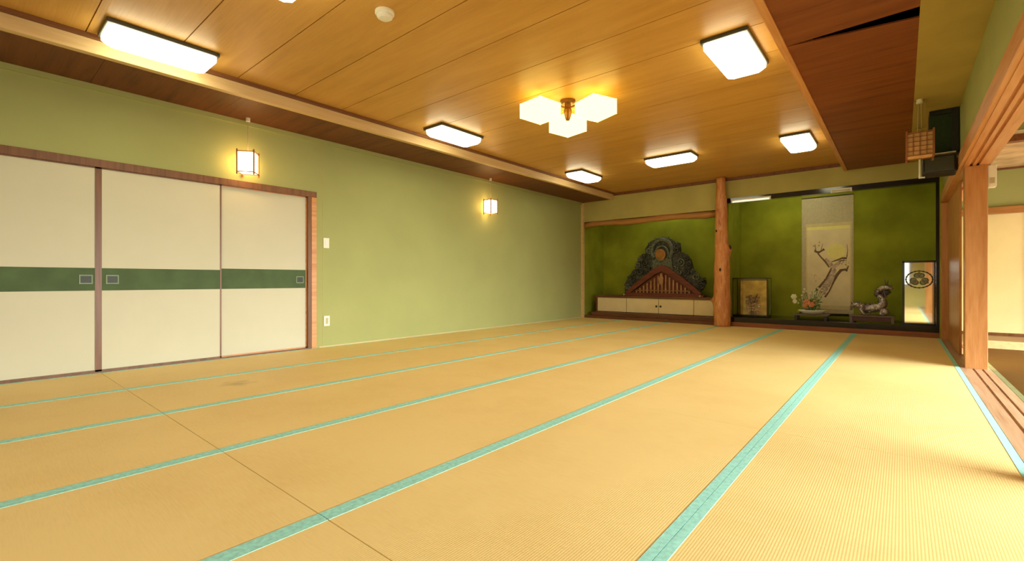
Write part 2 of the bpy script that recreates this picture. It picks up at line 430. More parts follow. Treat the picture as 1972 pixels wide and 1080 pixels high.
# next room: ceiling, beam, far wall
struct(MB().box(.54, 4.0, YN, 7.68, 2.56, 2.60).build('ceiling_next_room', M['ceiling_next']))
b = MB(); b.box(.54, 4.0, 7.68, 9.6, 2.385, 2.42)
struct(b.build('ceiling_corridor', M['ceiling_next']))
struct(MB().box(.54, 4.0, 7.64, 7.76, 2.35, 2.425, .004).build('trim_16', M['trim_brown']), 'dark beam across the next room under a pale strip')
struct(MB().box(.54, 4.0, 7.66, 7.74, 2.425, 2.47).build('trim_17', M['white_plastic']))
struct(MB().box(.54, 4.0, 7.68, 7.74, 2.47, 2.56).build('wall_next_room', M['green_wall']))
struct(MB().box(.46, 4.0, 9.60, 9.7, 1.83, 2.5).build('wall_corridor', M['green_wall']))
struct(MB().box(.46, 4.0, 9.56, 9.62, 2.36, 2.385).build('trim_18', M['trim_brown']))
struct(MB().box(.46, 4.0, 9.55, 9.62, 1.735, 1.83).build('trim_19', M['lintel_x']), 'cedar lintel over the gold sliding panels')
struct(MB().box(.46, .54, 8.5, 9.6, -.05, 2.5).build('wall_corridor_side', M['green_wall']))
for k in range(4):
    x0 = .46 + k * .9
    d = thing('door_%d' % (5 + k), None, None, (0, 0, 0), kind='structure')
    MB().box(x0 + .02, x0 + .88, 9.63, 9.65, 0, 1.735).build('paper_panel', M['gold_paper'], d)
    fr = MB(); fr.box(x0, x0 + .02, 9.62, 9.66, -.01, 1.735); fr.box(x0 + .88, x0 + .90, 9.62, 9.66, -.01, 1.735); fr.box(x0, x0 + .9, 9.62, 9.66, -.01, .03)
    fr.build('door_frame', M['jamb_brown'], d)
struct(MB().box(.46, 4.1, 9.67, 9.72, -.05, 1.9).build('wall_corridor_back', M['dark_wood']))

# ---------------------------------------------------------------- sliding paper doors of the left wall
struct(MB().box(XL - .10, XL + .012, -1.155, 2.665, ZD, ZD + .065, .003).build('trim_20', M['jamb_brown']), 'brown lintel over the cream sliding doors')
struct(MB().box(XL - .10, XL + .012, 2.607, 2.665, -.05, ZD - .001, .003).build('trim_21', M['lintel']), 'light outer edge of the door jamb')
struct(MB().box(XL - .10, XL + .006, 2.567, 2.607, -.05, ZD).build('trim_22', M['jamb_brown']), 'dark brown door jamb')
struct(MB().box(XL - .10, XL + .0, YN, 2.567, -.05, .012).build('trim_23', M['jamb_brown']), 'brown bottom track of the sliding doors')
struct(MB().box(XL - .14, XL - .11, -1.3, 2.67, -.05, 1.8).build('wall_behind_doors', M['dark_wood']))
edges = [-1.06, -.148, .764, 1.676, 2.567]
door_labels = ['cream sliding door farthest from the switch plates', 'cream sliding door at the cut-off end, left of the double stile',
               'cream sliding door with its pull right of the double stile', 'cream sliding door next to the brown jamb']
for k in range(4):
    y0, y1 = edges[k], edges[k + 1]
    xf = XL - .012 if k in (1, 2) else XL - .034
    d = thing('door_%d' % (k + 1), door_labels[k], None, kind='structure')
    if k in (1, 2): y0 -= (.015 if k == 1 else 0); y1 += (.015 if k == 2 else 0)
    MB().box(xf - .018, xf, y0 + .01, y1 - .01, .012, ZD).build('paper_panel', M['cream_panel'], d)
    MB().box(xf - .017, xf + .0015, y0 + .01, y1 - .01, .695, .885 if k < 3 else .90).build('green_band', M['green_band'], d)
    fr = MB(); wl = .022 if k == 2 else .012; wr = .022 if k == 1 else .012
    fr.box(xf - .02, xf + .004, y0, y0 + wl, .012, ZD); fr.box(xf - .02, xf + .004, y1 - wr, y1, .012, ZD)
    fr.box(xf - .02, xf + .004, y0, y1, .012, .026); fr.box(xf - .02, xf + .004, y0, y1, ZD - .01, ZD)
    fr.build('door_frame', M['jamb_brown'] if k in (1, 2) else M['lintel'], d)
    yc = {0: -.98, 1: .686, 2: .855, 3: 2.49}[k]
    h = MB()
    h.box(xf, xf + .006, yc - .043, yc + .043, .75, .76); h.box(xf, xf + .006, yc - .043, yc + .043, .818, .828)
    h.box(xf, xf + .006, yc - .043, yc - .034, .76, .818); h.box(xf, xf + .006, yc + .034, yc + .043, .76, .818)
    hh = h.build('door_handle', M['pull_rim'], d)
    MB().box(xf - .002, xf + .003, yc - .034, yc + .034, .76, .818).build('recess_plate', M['pull_dark'], hh)
# switch and outlet
s = thing('light_switch', 'ivory switch plate on the green wall, at door-pull height', 'switch', (XL, 2.786, 1.22), group='wall plates by the sliding doors')
MB().box(0, .008, -.036, .036, -.06, .06, .003).build('face_plate', M['white_plastic'], s)
MB().box(.008, .012, -.012, .012, -.03, .03, .001).build('rocker', M['white_smooth'], s)
s = thing('power_outlet', 'ivory outlet plate low on the green wall near the floor', 'outlet', (XL, 2.792, .305), group='wall plates by the sliding doors')
MB().box(0, .008, -.036, .036, -.06, .06, .003).build('face_plate', M['white_plastic'], s)
MB().box(.008, .011, -.014, .014, -.035, .035, .001).build('socket', M['cord'], s)

# sliding board doors on the right between post and alcove
d = thing('door_9', 'cedar sliding board door next to the alcove corner post', None, kind='structure')
MB().box(.462, .482, 6.75, 8.30, -.012, 1.818).build('wood_panel', M['post'], d)
d = thing('door_10', 'sliding door with a dark round pull behind the square post', None, kind='structure')
MB().box(.507, .522, 5.95, 6.86, -.012, 1.816).build('wood_panel', M['gold_paper'], d)
fr = MB(); fr.box(.505, .526, 5.95, 5.98, -.012, 1.817); fr.box(.505, .526, 6.83, 6.865, -.012, 1.817); fr.box(.505, .526, 5.95, 6.86, 1.60, 1.817); fr.box(.505, .526, 5.95, 6.86, -.012, .04)
fr.build('door_frame', M['jamb_brown'], d)
MB().box(.500, .508, 6.68, 6.72, .80, .88).build('door_handle', M['dark_wood'], d)

# cream box on the back of the square post
s = thing('wall_phone_box', 'small cream wall box mounted beside the square post under the lintel', 'wall box', (.58, 5.87, 1.60))
MB().box(0, .055, -.06, .04, 0, .19, .006).build('housing', M['white_plastic'], s)
MB().box(.012, .042, -.064, -.06, .03, .08, .001).build('grille', M['cord'], s)

# ---------------------------------------------------------------- ceiling lamps
def ceiling_lamp():
    t = thing('ceiling_lamp', '', 'ceiling lamp', group='rectangular ceiling lamps')
    MB().box(-.16, .16, -.335, .335, -.03, 0, .006).build('base_frame', M['lamp_edge'], t)
    # diffuser with cut corners, tapering downwards
    b = MB()
    def octa(hx, hy, c): return [(-hx + c, -hy), (hx - c, -hy), (hx, -hy + c), (hx, hy - c), (hx - c, hy), (-hx + c, hy), (-hx, hy - c), (-hx, -hy + c)]
    lv = [(octa(.148, .322, .02), -.028), (octa(.148, .322, .03), -.065), (octa(.128, .300, .035), -.092), (octa(.085, .255, .04), -.098)]
    rings = [[b.bm.verts.new((x, y, z)) for x, y in pts] for pts, z in lv]
    for a, c in zip(rings, rings[1:]):
        for i in range(8): b.bm.faces.new((a[i], a[(i + 1) % 8], c[(i + 1) % 8], c[i]))
    b.bm.faces.new(rings[0]); b.bm.faces.new(rings[-1])
    b.build('diffuser', M['diffuser'], t)
    return t
L0 = ceiling_lamp()
spots = [(-4.20, .97, 0, 'lit rectangular ceiling lamp beside the pale beam above the cream sliding doors'),
         (-4.06, 3.78, 0, 'lit rectangular ceiling lamp by the pale beam, between the two hanging lanterns'),
         (-4.01, 6.63, 0, 'lit rectangular ceiling lamp by the pale beam, nearest the alcove'),
         (-2.53, 1.16, PI / 2, 'lit rectangular ceiling lamp cut by the top edge of the photo'),
         (-2.51, 6.50, PI / 2, 'lit rectangular ceiling lamp turned crosswise beyond the yellow chandelier'),
         (-.97, 3.82, 0, 'lit rectangular ceiling lamp by the red-brown soffit, close to its dark open gap'),
         (-.98, 6.72, 0, 'lit rectangular ceiling lamp by the red-brown soffit, nearest the alcove')]
for k, (x, y, rz, lab) in enumerate(spots):
    if k == 0:
        L0.location = (x, y, ZC); L0.rotation_euler = (0, 0, rz); L0['label'] = lab
    else: dup(L0, (x, y, ZC), rz, lab)
# smoke detector
s = thing('smoke_detector', 'round white smoke detector on the plank ceiling', 'smoke detector', (-2.59, 1.794, ZC))
MB().lathe([(.062, 0), (.062, -.014), (.055, -.022)]).build('base_ring', M['white_plastic'], s, smooth=False)
MB().lathe([(.050, -.022), (.050, -.036), (.036, -.046), (.012, -.049)]).build('sensor_dome', M['white_smooth'], s)

# chandelier of three yellow boxes
cx, cy = -2.50, 3.83
ch = thing('chandelier', 'yellow glowing chandelier of three box shades on a brown stem', 'chandelier', (cx, cy, ZC))
MB().lathe([(.075, 0), (.075, -.014), (.05, -.03)]).build('ceiling_plate', M['brass'], ch)
MB().lathe([(.030, -.03), (.030, -.07), (.038, -.09), (.038, -.12), (.026, -.17), (.018, -.19)]).build('stem', M['brass'], ch)
vd = math.atan2(cy, cx)
for k in range(3):
    a = vd + k * 2 * PI / 3
    ax, ay = .30 * math.cos(a), .30 * math.sin(a)
    ar = MB(); ar.tube([(0, 0, -.075), (ax * .5, ay * .5, -.052), (ax, ay, -.062), (ax, ay, -.09)], .009); arm = ar.build('arm', M['brass'], ch)
    m4 = Matrix.Translation((ax, ay, -.14)) @ Matrix.Rotation(vd + PI / 4 + (0, .06, -.16)[k], 4, 'Z')
    MB().box(-.133, .133, -.133, .133, -.062, .062, .008, mat=m4).build('glass_shade', M['yellow_shade'], ch)
    MB().box(-.03, .03, -.03, .03, .060, .072, .002, mat=m4).build('shade_cap', M['brass'], ch)

# hanging lanterns
def lantern(loc, rz, lit, label, lat=2):
    t = thing('hanging_lantern', label, 'lantern', loc, rz, 'hanging wooden lanterns')
    w, h = .076, .105
    f = MB()
    for sx in (-1, 1):
        for sy in (-1, 1):
            f.box(sx * w - .006, sx * w + .006, sy * w - .006, sy * w + .006, -h - .022, h + .018)
    for z in (-h, h - .006):
        for sg in (-1, 1):
            f.box(-w, w, sg * w - .004, sg * w + .004, z, z + .008)
            f.box(sg * w - .004, sg * w + .004, -w, w, z, z + .008)
    f.build('frame', M['lantern_wood'], t)
    if lat:
        g = MB()
        for sg in (-1, 1):
            for i in range(1, lat):
                q = -w + 2 * w * i / lat
                g.box(q - .002, q + .002, sg * w - .003, sg * w + .003, -h, h); g.box(sg * w - .003, sg * w + .003, q - .002, q + .002, -h, h)
            for i in range(1, lat + (1 if lat > 2 else 0)):
                q = -h + 2 * h * i / (lat + 1)
                if lat > 2:
                    g.box(-w, w, sg * w - .003, sg * w + .003, q - .002, q + .002); g.box(sg * w - .003, sg * w + .003, -w, w, q - .002, q + .002)
        g.box(-w, w, -.003, .003, h, h + .006)
        g.build('lattice', M['lantern_wood'], t)
    MB().box(-w + .005, w - .005, -w + .005, w - .005, -h + .008, h - .01).build('paper_shade', M['lantern_lit'] if lit else M['lantern_paper'], t)
    top = 2.42 - loc[2]
    c = MB()
    c.tube([(-.012, 0, h + .004), (-.008, 0, top - .03)], .0028, 6); c.tube([(.012, 0, h + .004), (.008, 0, top - .03)], .0028, 6)
    c.build('cord', M['cord'], t)
    MB().ring((0, 0), .02, top - .035, top, 12).build('hook_plate', M['white_plastic'], t)
    return t
lantern((-5.06, 1.885, 1.965), -math.radians(38), True, 'lit hanging lantern over the cream sliding doors', 0)
lantern((-5.06, 5.50, 1.965), 0, True, 'lit hanging lantern on the bare green wall toward the alcove', 2)
rl = lantern((.125, 5.60, 2.00), 0, False, 'unlit latticed hanging lantern in front of the black speaker', 4)
rl.scale = (1.2, 1.2, 1.0)
rl2 = MB().box(-.035, .035, .012, .02, .16, .415).build('cord_shadow_strip', M['warm_light_olive'], rl)  # strip added in place of the shadow behind the cords

# speakers
s = thing('wall_speaker', 'tall black speaker with dark green front under the warm-tinted ceiling strip', 'speaker', (.31, 6.08, 1.99))
b = MB(); b.box(-.105, .105, .02, .22, 0, .425, .006)
b.box(.055, .105, -.03, .02, 0, .425, .004); b.box(-.105, .055, -.03, .02, .385, .425, .004); b.box(-.105, .055, -.02, .02, 0, .02)
b.build('cabinet_shell', M['black'], s)
MB().box(-.098, .055, .0, .02, .02, .385).build('speaker_grille', M['speaker_green'], s)
s = thing('shelf_speaker', 'small black box speaker on a white bracket below the tall speaker', 'speaker', (.27, 5.95, 1.775))
b = MB(); m4 = Matrix.Rotation(math.radians(-8), 4, 'X')
b.box(-.12, .12, -.08, .08, 0, .165, .02, mat=m4); b.build('speaker_body', M['black'], s)
MB().box(-.10, .10, -.086, -.08, .015, .15, .002, mat=m4).build('speaker_grille', M['lamp_edge'], s)
b = MB(); b.box(-.145, -.132, -.02, .02, -.005, .205); b.box(-.145, .115, -.02, .02, .195, .205); b.box(-.145, -.10, -.02, .02, -.012, -.004)
b.build('bracket', M['white_plastic'], s)

# ---------------------------------------------------------------- alcove: left bay
struct(MB().box(XL + .012, -2.46, YF + .002, YB, -.05, .052, .003).build('trim_24', M['dais']), 'lower wooden step of the left alcove bay')
struct(MB().box(-5.02, -2.42, YF + .10, YB, .052, .125, .003).build('trim_25', M['dais']), 'upper wooden step of the left alcove bay')
cab = thing('low_cabinet', 'long low cabinet with cream door panels on the alcove step', 'cabinet', (0, 0, .125))
b = MB(); b.box(-5.0, -4.965, 8.75, YB - .02, 0, .30); b.box(-2.60, -2.565, 8.75, YB - .02, 0, .30); b.box(-4.965, -2.60, 8.80, YB - .02, 0, .03); b.box(-4.965, -2.60, YB - .04, YB - .02, 0, .30)
b.build('carcass', M['dais'], cab)
MB().box(-5.02, -2.55, 8.735, YB - .01, .30, .345, .004).build('top_board', M['dais'], cab)
for x0, x1 in ((-4.965, -4.302), (-4.298, -3.626), (-3.622, -2.952), (-2.948, -2.60)):
    dr = MB().box(x0 + .003, x1 - .003, 8.757, 8.777, .012, .298, .002).build('cabinet_door', M['cream_board'], cab)
    if -4.3 < x0 < -2.96:
        px = x1 - .04 if x0 < -4 else x0 + .04
        p = MB(); p.lathe([(.021, 0), (.021, .006), (.012, .009)], (0, 0), 16)
        for v in p.bm.verts: v.co = Vector((px + v.co.x, 8.757 - v.co.z, .15 + v.co.y))
        p.build('round_pull', M['pull_dark'], dr)

# carved gable ornament
G = thing('carved_gable_ornament', 'grey carved roof-gable ornament with gold disc on the low cabinet', 'ornament', (0, 0, .473))
def shiftz(pts, dz=-.47): return [(x, z + dz) for x, z in pts]
out = [(-4.385, .50), (-4.385, .70), (-4.31, .86), (-4.17, .98), (-4.13, 1.13), (-4.05, 1.27), (-3.94, 1.29), (-3.93, 1.43), (-3.84, 1.55), (-3.70, 1.61), (-3.56, 1.62), (-3.43, 1.585),
       (-3.35, 1.50), (-3.265, 1.50), (-3.25, 1.36), (-3.27, 1.28), (-3.14, 1.275), (-3.06, 1.18), (-3.02, 1.03), (-2.98, .88), (-2.90, .81), (-2.80, .83), (-2.78, .72), (-2.85, .60), (-2.95, .56),
       (-3.20, .76), (-3.44, .96), (-3.565, 1.01), (-3.70, .96), (-3.95, .76), (-4.20, .58), (-4.33, .50)]
b = MB(); b.prism(shiftz(out), 1, 8.86, 8.96)
random.seed(3)
b.build('carved_back', M['carved'], G)
def spiral(b, x, z, r, yy=8.85, turns=1.6, flip=1, a0=0, rad=.016):
    pts, rr = [], []
    n = 16
    for i in range(n + 1):
        t = i / n; a = a0 + flip * turns * 2 * PI * t; q = r * (1 - .85 * t)
        pts.append((x + q * math.cos(a), yy - .02 * t, z + q * math.sin(a) - .47)); rr.append(rad * (1 - .45 * t))
    b.tube(pts, rr, 6)
left = [(-4.31, .66, .065), (-4.20, .82, .075), (-4.05, .95, .075), (-4.10, 1.09, .065), (-3.94, 1.13, .085), (-3.97, 1.25, .055), (-3.85, 1.37, .075), (-3.82, 1.01, .065), (-4.17, .93, .05), (-4.05, 1.2, .055), (-3.92, .93, .05)]
sp = [(x, z, r, 1 if i % 2 else -1, i * 1.3) for i, (x, z, r) in enumerate(left)]
sp += [(-7.165 - x + (.02 if i < 3 else 0), z + (.03 if i < 2 else 0), r, -1 if i % 2 else 1, PI - i * 1.3) for i, (x, z, r) in enumerate(left)]
sp += [(-2.86, .75, .06, 1, 0), (-3.30, 1.43, .06, -1, 1)]
for i, (x, z, r, fl, a0) in enumerate(sp):
    b = MB(); spiral(b, x, z, r, flip=fl, a0=a0, rad=.021, yy=8.845)
    b.build('scroll_carving', M['carved'] if i % 3 else M['carved_pale'], G, smooth=True)
for i in range(30):   # leaf tips along the edge of the carving
    t_ = i / 29; j = t_ * 28; k0 = min(int(j), 27)
    (xa, za), (xb, zb) = out[1:30][k0 % 29], out[1:30][min(k0 + 1, 28)]
    if k0 > 23: continue
    f = j - k0; ex = xa + (xb - xa) * f; ez = za + (zb - za) * f
    b = MB(); b.ball((ex, 8.875, ez - .473), .034, (1.0 if i % 2 else .55, .7, .55 if i % 2 else 1.15), 8)
    b.build('leaf_carving', M['carved'] if i % 2 else M['carved_pale'], G, smooth=True)
b = MB()   # crowning arch around the disc
pts = [(-3.59 + .20 * math.cos(a), 8.84, 1.36 + .215 * math.sin(a) - .47) for a in [math.radians(-40 + 260 * i / 20) for i in range(21)]]
b.tube(pts, .042, 8)
pts = [(-3.59 + .135 * math.cos(a), 8.83, 1.30 + .15 * math.sin(a) - .47) for a in [2 * PI * i / 20 for i in range(21)]]
b.tube(pts, .02, 6)
b.prism(shiftz([(-3.80, .98), (-3.37, .98), (-3.40, 1.20), (-3.78, 1.20)]), 1, 8.83, 8.87)
b.build('crown_arch', M['carved_pale'], G, smooth=False)
b = MB()
p = MB(); p.lathe([(.115, 0), (.115, .012), (.085, .022), (.03, .026)], (0, 0), 28)
for v in p.bm.verts: v.co = Vector((-3.625 + v.co.x, 8.835 - v.co.z, 1.28 - .47 + v.co.y))
p.build('gold_disc', M['disc'], G)
b.bm.free()
b = MB()   # bargeboards
b.prism(shiftz([(-4.33, .53), (-4.18, .66), (-3.93, .86), (-3.70, 1.03), (-3.565, 1.075), (-3.44, 1.03), (-3.20, .86), (-2.93, .64), (-2.80, .53), (-2.92, .53), (-3.20, .745), (-3.44, .90), (-3.565, .955), (-3.70, .90), (-3.95, .73), (-4.22, .53)]), 1, 8.76, 8.83)
b.build('gable_boards', M['gable'], G)
b = MB(); b.box(-4.385, -2.775, 8.74, 8.95, 0, .035, .003); b.box(-4.30, -2.84, 8.76, 8.93, .035, .062, .003)
b.build('base_board', M['gable'], G)
b = MB(); b.prism(shiftz([(-4.20, .532), (-3.70, .90), (-3.565, .955), (-3.44, .90), (-2.94, .532)]), 1, 8.835, 8.85)
b.build('tympanum_board', M['gable'], G)
b = MB()
for i in range(15):
    x = -4.10 + i * .075
    top = .945 - abs(x + 3.565) * .65 - .02
    if top > .57: b.box(x - .014, x + .014, 8.80, 8.833, .062, top - .47)
b.box(-4.12, -3.02, 8.80, 8.834, .10, .115)
b.build('lattice', M['gable_pale'], G)
b = MB(); b.prism(shiftz([(-3.60, .70), (-3.53, .70), (-3.52, .82), (-3.565, .93), (-3.61, .82)]), 1, 8.735, 8.76)
b.build('pendant', M['gable_pale'], G)
for x in (-4.345, -2.83):
    MB().ball((x, 8.735, .02), .022, seg=10).build('corner_stud', M['pewter'], G, smooth=True)

# log post between the bays
b = MB(); H = 30; nn = 28; rings = []
prof = [(0, .125, 0), (.06, .128, 0), (.25, .132, 0), (.42, .140, -.005), (.5, .132, 0), (.8, .122, 0), (.95, .125, .004), (1.1, .118, .004), (1.30, .122, .012), (1.42, .108, 0), (1.7, .098, -.004), (2.0, .092, -.004), (2.17, .088, -.004), (2.22, .078, -.012), (2.45, .072, -.014), (2.53, .072, -.014)]
def interp(z):
    for a, c in zip(prof, prof[1:]):
        if a[0] <= z <= c[0]:
            t = (z - a[0]) / (c[0] - a[0]); return a[1] + t * (c[1] - a[1]), a[2] + t * (c[2] - a[2])
    return prof[-1][1], prof[-1][2]
for i in range(61):
    z = 2.53 * i / 60; r0, dx = interp(z); ring = []
    for k in range(nn):
        a = 2 * PI * k / nn
        r = r0 * (1 + .035 * math.sin(3 * a + z * 2.1) + .02 * math.sin(7 * a - z * 5) + .015 * math.sin(z * 17 + a))
        for ka, kz, kh, kw in ((0.1, 1.32, .035, .07), (PI + .3, .44, .03, .05), (-1.2, .95, .02, .06), (-2.4, 1.6, .015, .05), (-1.9, .3, .018, .05)):
            da = math.atan2(math.sin(a - ka), math.cos(a - ka)); r += kh * math.exp(-(da / .45) ** 2 - ((z - kz) / kw) ** 2)
        ring.append(b.bm.verts.new((dx + r * math.cos(a), r * math.sin(a), z)))
    rings.append(ring)
for a_, c_ in zip(rings, rings[1:]):
    for k in range(nn): b.bm.faces.new((a_[k], a_[(k + 1) % nn], c_[(k + 1) % nn], c_[k]))
b.bm.faces.new(rings[0][::-1]); b.bm.faces.new(rings[-1])
lp = b.build('log_post', M['log'], loc=(-2.35, 8.37, .001), smooth=True)
tagp(lp, 'knotty orange-brown natural log post between the two alcove bays', 'post')
for nm, (kx, ky, kz, kr) in (('knot', (.13, -.02, 1.33, .05)), ('knot', (.01, -.128, .96, .03)), ('knot', (-.06, -.105, 1.62, .022))):
    MB().ball((kx, ky, kz), kr, (.6, .6, 1.0), 10).build(nm, M['dark_wood'], lp, smooth=True)
MB().ball((-.14, -.05, .44), .03, (1, .8, .8), 10).build('branch_stub', M['gable_pale'], lp, smooth=True)

# ---------------------------------------------------------------- alcove: right bay
struct(MB().box(-2.24, .39, YF + .002, YF + .035, -.05, .072, .002).build('trim_26', M['kerb_red']), 'red-brown kerb board of the right alcove bay')
struct(MB().box(-2.24, .39, YF + .012, YB, .03, .155, .003).build('trim_27', M['lacquer']), 'black lacquered platform of the right alcove bay')
struct(MB().box(.355, .392, YF + .0, YF + .06, .155, 2.11).build('trim_28', M['lacquer']), 'narrow black post at the end of the right alcove bay')
# tube lamps behind the lintel
def tube_lamp(x0, x1, y, z, label, m):
    t = thing('tube_lamp', label, 'lamp', ((x0 + x1) / 2, y, z), group='tube lamps under the black lintel')
    h = (x1 - x0) / 2
    MB().box(-h, h, -.02, .02, .012, .035, .003).build('housing', M['white_smooth'], t)
    bb = MB(); bb.tube([(-h + .02, 0, -.004), (h - .02, 0, -.004)], .015, 12); bb.build('tube', m, t, smooth=True)
    for sg in (-1, 1): MB().box(sg * (h - .01) - .01, sg * (h - .01) + .01, -.016, .016, -.02, .014).build('end_cap', M['white_smooth'], t)
    return t
tube_lamp(-2.22, -1.62, 8.455, 2.115, 'long whitish tube lamp under the black lintel next to the log post', M['tube'])
tube_lamp(-.82, -.56, 8.455, 2.115, 'short grey tube lamp under the black lintel above the scroll', M['white_smooth'])
# hidden batten lighting the left bay; second one added to brighten the right bay
for bx, bm_, blab in ((-3.5, 'tube_lit', 'lit batten lamp hidden behind the rustic pole lintel'), (-1.35, 'tube_lit', 'unseen fill lamp added behind the black lintel')):
    t = thing('batten_and_fill_lamp', blab, 'lamp', (bx, 8.68, 2.42))
    MB().box(-.45, .45, -.03, .03, .03, .078, .003).build('housing', M['white_smooth'], t)
    MB().tube([(-.43, 0, .012), (.43, 0, .012)], .016, 10).build('tube', M[bm_], t, smooth=True)

# hanging scroll
S = thing('hanging_scroll', 'tall hanging scroll painted with a moon over a plum branch', 'scroll', (0, YB, 0))
MB().box(-1.325, -.60, -.008, -.003, .20, 2.19).build('mounting_silk', M['scroll_cloth'], S)
MB().box(-1.265, -.625, -.0105, -.008, .30, 1.745).build('border_silk', M['scroll_band'], S)
MB().box(-1.245, -.645, -.0115, -.0105, 1.64, 1.69).build('gold_strip', M['moon'], S)
MB().box(-1.245, -.645, -.012, -.0105, .36, 1.64).build('painting_sheet', M['scroll_paper'], S)
b = MB(); b.tube([(-1.36, -.02, .215), (-.57, -.02, .215)], .016, 12); b.build('bottom_roller', M['dark_wood'], S, smooth=True)
b = MB(); b.tube([(-1.33, -.012, 2.19), (-.60, -.012, 2.19)], .008, 8); b.build('top_rod', M['dark_wood'], S)
def disc_y(b, x, z, r, y0, y1, n=28, sx=1): b.prism([(x + sx * r * math.cos(2 * PI * i / n), z + r * math.sin(2 * PI * i / n)) for i in range(n)], 1, y0, y1)
b = MB(); disc_y(b, -.835, 1.265, .125, -.0135, -.012); b.build('painted_moon', M['moon'], S)
def stroke(b, pts, w, y0=-.0155, y1=-.012):
    L, Rr = [], []
    for i, (x, z) in enumerate(pts):
        a = pts[max(0, i - 1)]; c = pts[min(len(pts) - 1, i + 1)]
        dx, dz = c[0] - a[0], c[1] - a[1]; l = math.hypot(dx, dz) or 1; ww = w[i] if isinstance(w, (list, tuple)) else w
        L.append((x - dz / l * ww, z + dx / l * ww)); Rr.append((x + dz / l * ww, z - dx / l * ww))
    for i in range(len(pts) - 1): b.prism([L[i], L[i + 1], Rr[i + 1], Rr[i]], 1, y0, y1)
b = MB()
stroke(b, [(-1.03, .56), (-.96, .72), (-.89, .88), (-.865, .97)], [.045, .05, .045, .04], y0=-.0145)
stroke(b, [(-.865, .95), (-.90, 1.04), (-.98, 1.15)], [.03, .028, .016], y0=-.0135)
stroke(b, [(-.87, 1.0), (-.80, 1.07), (-.78, 1.12)], [.030, .026, .01], y0=-.0140)
b.build('painted_wash', M['ink_pale'], S)
b = MB()
stroke(b, [(-1.13, .60), (-1.06, .68), (-.98, .80), (-.92, .93), (-.90, .99)], [.022, .018, .012, .014, .008])
stroke(b, [(-.99, .50), (-.93, .60), (-.87, .76), (-.82, .88), (-.77, .95), (-.70, .965)], [.014, .010, .013, .022, .022, .014])
stroke(b, [(-.93, 1.0), (-.98, 1.09), (-1.05, 1.18), (-1.09, 1.24)], [.010, .014, .010, .010])
stroke(b, [(-1.14, 1.28), (-1.08, 1.255), (-1.03, 1.285), (-1.0, 1.31)], [.014, .020, .012, .02])
stroke(b, [(-.90, 1.09), (-.82, 1.12), (-.75, 1.15), (-.69, 1.145)], [.006, .012, .014, .018])
stroke(b, [(-.80, 1.10), (-.72, 1.115)], [.006, .012]); stroke(b, [(-.70, .93), (-.67, 1.02)], [.016, .006])
stroke(b, [(-.69, 1.16), (-.68, 1.28), (-.69, 1.38)], [.006, .004, .002]); stroke(b, [(-1.12, 1.28), (-1.13, 1.40)], [.006, .002])
stroke(b, [(-1.05, 1.28), (-1.02, 1.40)], [.005, .002])
random.seed(5)
for i in range(34):
    x, z = random.choice([(-1.1, 1.35), (-.72, 1.0), (-1.12, .8), (-.95, .75), (-1.0, .62), (-.72, 1.1)])
    x += random.uniform(-.06, .06); z += random.uniform(-.09, .09); disc_y(b, x, z, random.uniform(.004, .009), -.0155, -.012, 6)
b.build('painted_branch', M['ink'], S)

# glass display case
C = thing('display_case', 'glass display case with dark edges beside the log post', 'display case', (-2.015, 8.95, .155))
b = MB(); b.box(-.275, .275, -.16, .16, 0, .03, .003); b.build('base', M['lacquer'], C)
b = MB()
for sx in (-1, 1):
    for sy in (-1, 1): b.box(sx * .269 - .0045, sx * .269 + .0045, sy * .154 - .0045, sy * .154 + .0045, .03, .665)
for sy in (-1, 1): b.box(-.275, .275, sy * .153 - .007, sy * .153 + .007, .655, .67)
for sx in (-1, 1): b.box(sx * .268 - .007, sx * .268 + .007, -.16, .16, .655, .67)
b.build('case_frame', M['dark_wood'], C)
b = MB(); b.box(-.26, .26, -.155, -.152, .03, .655); b.box(-.26, .26, .152, .155, .03, .655); b.box(-.269, -.266, -.145, .145, .03, .655); b.box(.266, .269, -.145, .145, .03, .655)
b.box(-.26, .26, -.145, .145, .660, .663)
b.build('glass_panes', M['glass'], C)
SC = thing('gold_folding_screen', 'gold leaf folding screen standing inside the glass case', 'folding screen', (-2.02, 9.03, .186))
for x0, x1, yy in ((-.196, -.055, .0), (-.055, .087, .0), (.087, .228, .0)):
    b = MB(); b.box(x0, x1, -.006, .006, 0, .60, .001); b.build('screen_panel', M['gold_screen'], SC)
b = MB(); b.box(-.206, -.196, -.009, .009, 0, .605); b.box(.228, .238, -.009, .009, 0, .605); b.box(-.20, .235, -.009, .009, .597, .607); b.build('screen_border', M['dark_wood'], SC)
D = thing('flower_figure', 'small pink and brown blossom figure inside the glass case', 'figurine', (-2.0, 8.93, .186))
b = MB(); random.seed(11)
b.tube([(0, 0, 0), (.0, 0, .12), (-.03, 0, .24), (-.06, 0, .33)], [.03, .018, .010, .006], 8); b.tube([(0, 0, .12), (.04, 0, .25), (.08, 0, .36)], [.014, .010, .006], 8)
b.build('stem', M['dark_wood'], D, smooth=True)
b = MB()
for i in range(26):
    a = random.uniform(0, 2 * PI); q = random.uniform(0, .10); b.ball((q * math.cos(a), q * .5 * math.sin(a), random.uniform(.03, .19)), random.uniform(.018, .032), (1, .8, .8), 8)
b.build('pale_blossoms', M['doll_pale'], D, smooth=True)
b = MB()
for i in range(18):
    b.ball((random.uniform(-.10, .10), random.uniform(-.04, .04), random.uniform(.2, .34)), random.uniform(.016, .03), (1, .8, .8), 8)
b.build('dark_blossoms', M['doll'], D, smooth=True)

